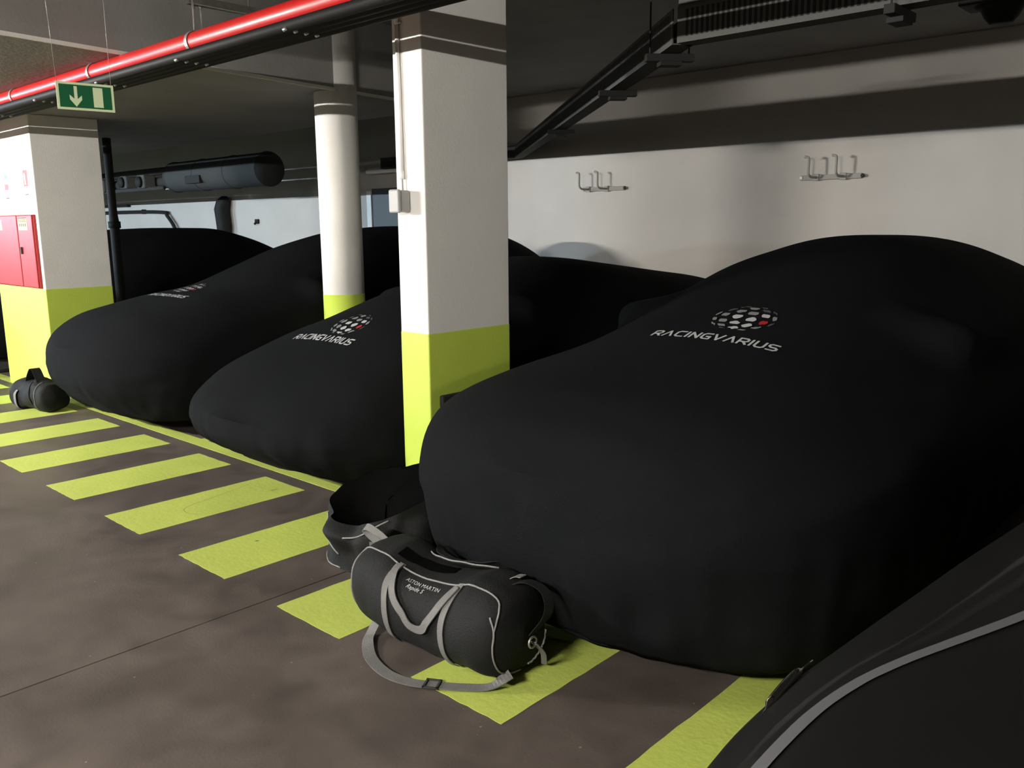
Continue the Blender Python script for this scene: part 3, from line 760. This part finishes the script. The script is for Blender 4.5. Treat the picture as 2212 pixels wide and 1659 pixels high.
for s_ in (-1, 1):
    patch('headlight', M['glass'], 0, ns_-1, lambda x,y,z: .10 < y < .50 and .50 < s_*x < .80 and .55 < z < .66, .005)
patch('grille', M['ink'], 0, ns_-1, lambda x,y,z: y < .30 and abs(x) < .5 and .26 < z < .48, .006)
# grey strip painting in the light reflected along the fender crest, either side
def reflection_strip(s_):
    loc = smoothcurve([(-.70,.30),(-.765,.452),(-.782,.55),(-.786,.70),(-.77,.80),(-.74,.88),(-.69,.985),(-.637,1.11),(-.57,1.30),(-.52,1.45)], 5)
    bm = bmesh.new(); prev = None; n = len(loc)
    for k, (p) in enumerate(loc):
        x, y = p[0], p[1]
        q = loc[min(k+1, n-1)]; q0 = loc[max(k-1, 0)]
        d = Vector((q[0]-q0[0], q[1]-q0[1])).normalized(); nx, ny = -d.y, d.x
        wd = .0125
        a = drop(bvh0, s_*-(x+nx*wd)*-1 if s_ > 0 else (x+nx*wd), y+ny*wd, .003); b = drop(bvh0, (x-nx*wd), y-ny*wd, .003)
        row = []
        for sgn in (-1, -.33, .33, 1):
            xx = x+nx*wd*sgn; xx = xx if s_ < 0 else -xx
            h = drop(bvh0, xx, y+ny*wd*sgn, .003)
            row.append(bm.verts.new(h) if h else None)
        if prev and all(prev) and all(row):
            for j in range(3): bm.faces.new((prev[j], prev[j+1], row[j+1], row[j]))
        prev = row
    return obj('hood_reflection', bm_mesh(bm), M['reflgrey'], car, smooth=True)
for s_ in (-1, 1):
    o = reflection_strip(s_); o['label'] = 'grey painted reflection along the hood edge'
bm = bmesh.new()
tube_bm(bm, smoothcurve([(-.885,.70,.63),(-.90,.78,.642),(-.912,.86,.650),(-.918,.93,.652)],5), [.002]*4+[.009]*8+[.002]*4, 8)
o = obj('chrome_trim', bm_mesh(bm), M['chrome'], car, smooth=True)
tyres(car, P0)
bm = bmesh.new(); add_box(bm, -.8, .8, .35, 4.4, .18, .42, .05); obj('underbody', bm_mesh(bm), M['rubber'], car)
bm = bmesh.new(); add_box(bm, -.02, .02, -.004, .03, .50, .54, .008); obj('badge', bm_mesh(bm), M['chrome'], car)
car.location = (.20, .42, 0); car.rotation_euler = (0, 0, -math.radians(7))

# ---------------------------------------------------------------- bags
def make_bagpt(xc, hx, yc, hy, hz, n=2.4, seed=0, crumple=.012, yaw=0.0, sag=.0):
    def f(a, phi, off=0.0):
        """a along the axis -1..1, phi round the section (0 = front, 90 deg = top)"""
        e = max(0.0, 1-abs(a)**7)**(1/4.5)
        c, s = math.cos(phi), math.sin(phi)
        y = -(abs(c)**(2/n))*(1 if c >= 0 else -1)*hy*e
        z = hz + (abs(s)**(2/n))*(1 if s >= 0 else -1)*hz*(e*.96+.04)
        if z > hz: y += (z-hz)*.10; z -= sag*max(0, 1-((a+.0)/.55)**2)*(z-hz)/hz
        x = a*hx
        r = Vector((0, y, z-hz)); l = r.length+1e-6
        nz = mnoise.noise(Vector((x*6+seed, y*6, z*6)))*crumple + mnoise.noise(Vector((x*18+seed, y*18, z*14)))*crumple*.35
        r = r*(1 + (nz+off)/l)
        y, z = r.y, r.z+hz
        z = max(.004+off*.3, z)
        xo = x + (off if a > .97 else (-off if a < -.97 else 0))
        cy, sy = math.cos(yaw), math.sin(yaw)
        return Vector((xc + xo*cy - y*sy, yc + xo*sy + y*cy, z))
    return f
def bag_body(root, f, m, na=56, npn=64):
    A = [-1 + 2*k/na for k in range(na+1)]
    A = [math.copysign(abs(a)**.75, a) for a in A]
    V = np.zeros((na+1, npn, 3))
    for i, a in enumerate(A):
        for j in range(npn): V[i, j] = f(a, 2*math.pi*j/npn)
    me = grid_mesh('bag', V, closed_u=True)
    return obj('bag_body', me, m, root, smooth=True)
def surf_ribbon(f, path, width, thick=.003, off=.003, n=10, along='phi'):
    """path of (a, phi) control points; side vector from the surface tangent"""
    cp = smoothcurve([(a, p, 0) for a, p in path], n)
    pts = [f(c[0], c[1], off) for c in cp]; sides = []; norms = []
    for i in range(len(pts)):
        d = (pts[min(i+1,len(pts)-1)]-pts[max(i-1,0)]).normalized()
        c = cp[i]; du = f(c[0]+.02, c[1], off)-f(c[0]-.02, c[1], off); dv = f(c[0], c[1]+.03, off)-f(c[0], c[1]-.03, off)
        nn = du.cross(dv).normalized()
        cen = f(c[0], c[1], off); o2 = f(c[0], c[1], off+.02)
        if nn.dot(o2-cen) < 0: nn = -nn
        sides.append(d.cross(nn)); norms.append(nn)
    bm = bmesh.new(); ribbon_bm(bm, pts, sides, width, thick, norms)
    bmesh.ops.recalc_face_normals(bm, faces=bm.faces)
    return bm_mesh(bm)
def free_ribbon(pts, sides, width, thick=.003):
    P_ = smoothcurve(pts, 6); n = len(P_); S = []
    for i in range(n):
        t_ = i/(n-1)*(len(sides)-1); k = min(int(t_), len(sides)-2); S.append(Vector(sides[k]).lerp(Vector(sides[k+1]), t_-k))
    N_ = []
    for i in range(n):
        d = (P_[min(i+1,n-1)]-P_[max(i-1,0)]).normalized(); N_.append(d.cross(S[i]).normalized())
    bm = bmesh.new(); ribbon_bm(bm, P_, S, width, thick, N_)
    bmesh.ops.recalc_face_normals(bm, faces=bm.faces)
    return bm_mesh(bm)
R_ = math.radians
# --- the duffel in front
bag = thing('duffel_bag', (-2.10, 1.9, 0), 'black duffel bag with grey straps and piping, in front on the yellow bars', 'bag')
f1 = make_bagpt(-2.10, .375, 1.905, .165, .158, n=2.5, seed=3.1, crumple=.012, sag=.045)
bag_body(bag, f1, M['bag'])
def on_front(x): return (x+2.10)/.375
# strap bands, bottom to top
for nm, xa, xb in (('strap', -2.215, -2.235), ('strap', -1.935, -1.935)):
    obj(nm, surf_ribbon(f1, [(on_front(xa), R_(-58)), (on_front(xa), R_(-30)), (on_front(xa), R_(0)), (on_front(xb), R_(30)), (on_front(xb), R_(56)), (on_front(xb), R_(66))], .028), M['web'], bag)
# handle loop hanging down the front
hp = [(-2.235,62),(-2.225,48),(-2.19,28),(-2.14,8),(-2.08,-6),(-2.02,-3),(-1.975,16),(-1.950,40),(-1.937,58)]
obj('handle', surf_ribbon(f1, [(on_front(x), R_(p)) for x, p in hp], .028, off=.010, thick=.004), M['web'], bag)
# rear handle lying on the top
hp = [(-2.235,118),(-2.20,104),(-2.13,99),(-2.06,100),(-1.98,108),(-1.937,122)]
obj('handle', surf_ribbon(f1, [(on_front(x), R_(p)) for x, p in hp], .026, off=.02, thick=.004), M['bag'], bag)
# piping
def pip(path, off=.003, r=.0035, n=8):
    cp = smoothcurve([(a, p, 0) for a, p in path], n)
    tube('piping', [f1(c[0], c[1], off) for c in cp], r, M['piping'], bag, seg=7)
pip([(-.93,R_(k)) for k in range(-60, 66, 10)] + [(-.88,R_(64)),(-.6,R_(62)),(-.3,R_(62)),(0,R_(63)),(.3,R_(64)),(.6,R_(64)),(.86,R_(62)),(.93,R_(50)),(.95,R_(30)),(.95,R_(16))], n=4)
pip([(.955,R_(k)) for k in range(-90, 12, 10)] + [(.94,R_(22)),(.90,R_(34))], n=4)
pip([(.97,R_(k)) for k in range(190, 270, 10)], n=4)
# zip flap turned up along the top; a black strip paints the shaded hollow
def flap(a0, a1, ph, h):
    cp = [a0+(a1-a0)*k/16 for k in range(17)]
    V = np.zeros((17, 4, 3))
    for i, a in enumerate(cp):
        p = f1(a, ph, -.002); hh = h*math.sin(math.pi*min(1, max(0, (i+.5)/17)))
        for j in range(4): V[i, j] = p + Vector((0, -.012*j*hh/.03, hh*j/3))
    return V
V = flap(-.35, .55, R_(104), .035)
o = obj('zip_flap', grid_mesh('flap', V), M['bag'], bag, smooth=True); md = o.modifiers.new('s', 'SOLIDIFY'); md.thickness = .004
tube('piping', [V[i, 3] for i in range(17)], .003, M['piping'], bag, seg=7)
o = obj('hollow_shade', surf_ribbon(f1, [(-.50,R_(80)),(-.2,R_(86)),(.0,R_(88)),(.15,R_(90))], .05, thick=.001, off=.002), M['bagdark'], bag)
# end handle loop and ring on the right
obj('end_loop', free_ribbon([(-1.82,1.93,.285),(-1.75,1.95,.315),(-1.69,1.97,.29),(-1.68,1.97,.22),(-1.72,1.94,.15)], [(0,1,0),(0,1,0),(.2,1,0),(.3,1,0),(0,1,0)], .035), M['bag'], bag)
obj('loop_tab', free_ribbon([(-1.84,1.95,.290),(-1.80,1.955,.318),(-1.775,1.96,.322)], [(0,1,0)]*3, .03), M['web'], bag)
tube('ring', [(-1.705+.0*k, 1.925+.018*math.cos(k*math.pi/6), .13+.018*math.sin(k*math.pi/6)) for k in range(13)], .004, M['steel'], bag, seg=8)
obj('end_strap', free_ribbon([(-1.705,1.93,.13),(-1.70,1.97,.08),(-1.72,2.0,.02)], [(1,.3,0)]*3, .02), M['web'], bag)
# shoulder strap lying on the floor with a buckle
obj('shoulder_strap', free_ribbon([(-2.335,1.80,.06),(-2.335,1.765,.015),(-2.30,1.72,.006),(-2.20,1.655,.006),(-2.08,1.625,.006),(-1.98,1.640,.006),(-1.90,1.685,.006),(-1.82,1.74,.006),(-1.76,1.79,.012),(-1.725,1.84,.05)],
    [(1,.0,0),(1,.2,.2),(.7,.7,.3),(.5,.85,0),(.1,1,0),(-.3,1,0),(-.5,.85,0),(-.5,.85,0),(-.6,.7,0),(-.8,.2,.4)], .042), M['web'], bag)
bm = bmesh.new()
for x0,x1,y0,y1 in ((-.026,-.018,-.028,.028),(.018,.026,-.028,.028),(-.026,.026,-.028,-.020),(-.026,.026,.020,.028)):
    add_box(bm, x0, x1, y0, y1, 0, .006, .001)
for v in bm.verts:
    a = R_(30); x, y = v.co.x, v.co.y; v.co = Vector((-1.915+x*math.cos(a)-y*math.sin(a), 1.677+x*math.sin(a)+y*math.cos(a), v.co.z+.007))
o = obj('buckle', bm_mesh(bm), M['ink'], bag); o['label'] = 'black strap buckle'
# lettering on the front
def bag_text(txt, size, a_mid, ph, shear=0.0, name='lettering'):
    cu = bpy.data.curves.new('txt', 'FONT'); cu.body = txt; cu.size = size; cu.align_x = 'CENTER'; cu.shear = shear
    cu.space_character = 1.05; cu.resolution_u = 3
    tmp = bpy.data.objects.new('txt', cu); COL.objects.link(tmp)
    dg_ = bpy.context.evaluated_depsgraph_get(); me = bpy.data.meshes.new_from_object(tmp.evaluated_get(dg_))
    bpy.data.objects.remove(tmp)
    for v in me.vertices:
        p0 = f1(a_mid + v.co.x/.375, ph, .004); p1 = f1(a_mid + v.co.x/.375, ph+.1, .004)
        v.co = f1(a_mid + v.co.x/.375, ph + .1*v.co.y/(p1-p0).length, .0045)
    me.materials.clear(); me.materials.append(M['print_w'])
    return obj(name, me, M['print_w'], bag)
bag_text('ASTON MARTIN', .021, on_front(-2.085), R_(47))
bag_text('Rapide S', .022, on_front(-2.105), R_(38), shear=.3)

# --- crumpled open bag behind it
b2 = thing('crumpled_bag', (-2.86, 2.30, 0), 'crumpled open black bag with grey handle between the narrow pillar and the front duffel', 'bag')
def f2(th, t_, off=0.0):
    """th round the outline, t_ 0 floor .. 1 rim .. 1.5 inside"""
    rx, ry = .295, .225
    if t_ <= 1: z = .30*t_; r = 1.0 - .10*t_**2 + .05*math.sin(t_*math.pi*2.2+th*2)
    else: q = (t_-1)/.5; z = .30 - .16*q; r = .90*(1-q*.97)
    z += .10*math.sin(th+.35)*min(t_, 1.0)**2
    x, y = rx*r*math.cos(th), ry*r*math.sin(th)
    nz = mnoise.noise(Vector((x*5+7, y*5, z*7)))*.07 + mnoise.noise(Vector((x*13+7, y*13, z*11)))*.028
    k = 1 + (nz+off)/max(.05, math.hypot(x, y))*min(1, .3+t_)
    return Vector((-2.88 + x*k, 2.275 + y*k, max(.004, z + nz*.4*min(1,t_))))
V = np.array([[f2(2*math.pi*j/96, 1.5*i/54) for j in range(96)] for i in range(55)])
obj('bag_body', grid_mesh('b2', V[:37], closed_u=True), M['bag'], b2, smooth=True)
obj('lining', grid_mesh('b2', V[36:], closed_u=True), M['bagdark'], b2, smooth=True)
def w2(pts, r=.0035):
    tube('piping', smoothcurve([f2(a, t_, .004) for a, t_ in pts], 5), r, M['piping'], b2, seg=7)
w2([(R_(215),.80),(R_(222),.62),(R_(235),.45),(R_(250),.34),(R_(262),.25)])
w2([(R_(318),.95),(R_(305),.90),(R_(295),.80),(R_(285),.72),(R_(272),.66)])
w2([(R_(200),.04),(R_(220),.03),(R_(245),.03),(R_(262),.03)])
obj('handle', free_ribbon([(-2.44,2.03,.165),(-2.50,2.015,.195),(-2.60,2.0,.232),(-2.655,1.995,.262),(-2.62,1.99,.280),(-2.55,1.995,.262),(-2.47,2.0,.228),(-2.40,2.01,.232),(-2.37,2.03,.262)],
    [(0,.5,1),(0,.5,1),(0,.6,1),(.2,.8,.6),(0,.4,1),(0,.3,1),(0,.3,1),(.2,.3,1),(.5,.3,1)], .028), M['web'], b2)
obj('tab', free_ribbon([f2(R_(300),.62,.01),f2(R_(312),.60,.014),f2(R_(325),.60,.012)], [(0,0,1)]*3, .02), M['web'], b2)
obj('tab', free_ribbon([f2(R_(205),.16,.01),f2(R_(212),.24,.014),f2(R_(222),.28,.012)], [(0,0,1)]*3, .03), M['web'], b2)

# --- small bag by the wide pillar
b3 = thing('small_duffel_bag', (-7.56, 2.45, 0), 'small slumped black bag at the foot of the wide pillar', 'bag')
f3 = make_bagpt(-7.52, .27, 2.44, .135, .125, n=2.3, seed=11, crumple=.03, yaw=R_(8))
bag_body(b3, f3, M['bag'], 30, 36)
def f3strap(path, wd, m, nm='strap'):
    cp = smoothcurve([(a, p, 0) for a, p in path], 5); pts = [f3(c[0], c[1], .004) for c in cp]
    S = [Vector((1,0,0))]*len(pts); N_ = [(f3(c[0], c[1], .03)-f3(c[0], c[1], .0)) for c in cp]
    bm = bmesh.new(); ribbon_bm(bm, pts, S, wd, .003, N_); bmesh.ops.recalc_face_normals(bm, faces=bm.faces)
    return obj(nm, bm_mesh(bm), m, b3)
f3strap([(-.50,R_(-50)),(-.5,R_(-20)),(-.48,R_(0)),(-.42,R_(18))], .05, M['web'])
f3strap([(.3,R_(-30)),(.3,R_(0)),(.25,R_(40)),(.2,R_(60))], .02, M['bag'])
obj('handle', free_ribbon([(-7.60,2.40,.20),(-7.53,2.40,.29),(-7.47,2.41,.345),(-7.41,2.42,.27),(-7.38,2.43,.20)], [(0,1,0)]*5, .07), M['bag'], b3)
tube('piping', smoothcurve([f3(.62,R_(k),.004) for k in range(-50, 90, 20)], 4), .003, M['web'], b3, seg=6)

# small debris on the floor
t = thing('paper_scrap', (-1.47,1.28,0), 'tiny pale scrap of litter on the floor near the front', 'litter')
g0 = (-1.395, 1.500)
tube('scrap', [(g0[0]-.02,g0[1]-.004,.004),(g0[0],g0[1]-.0,.006),(g0[0]+.02,g0[1]+.004,.004)], .003, M['signwhite'], t, seg=6)
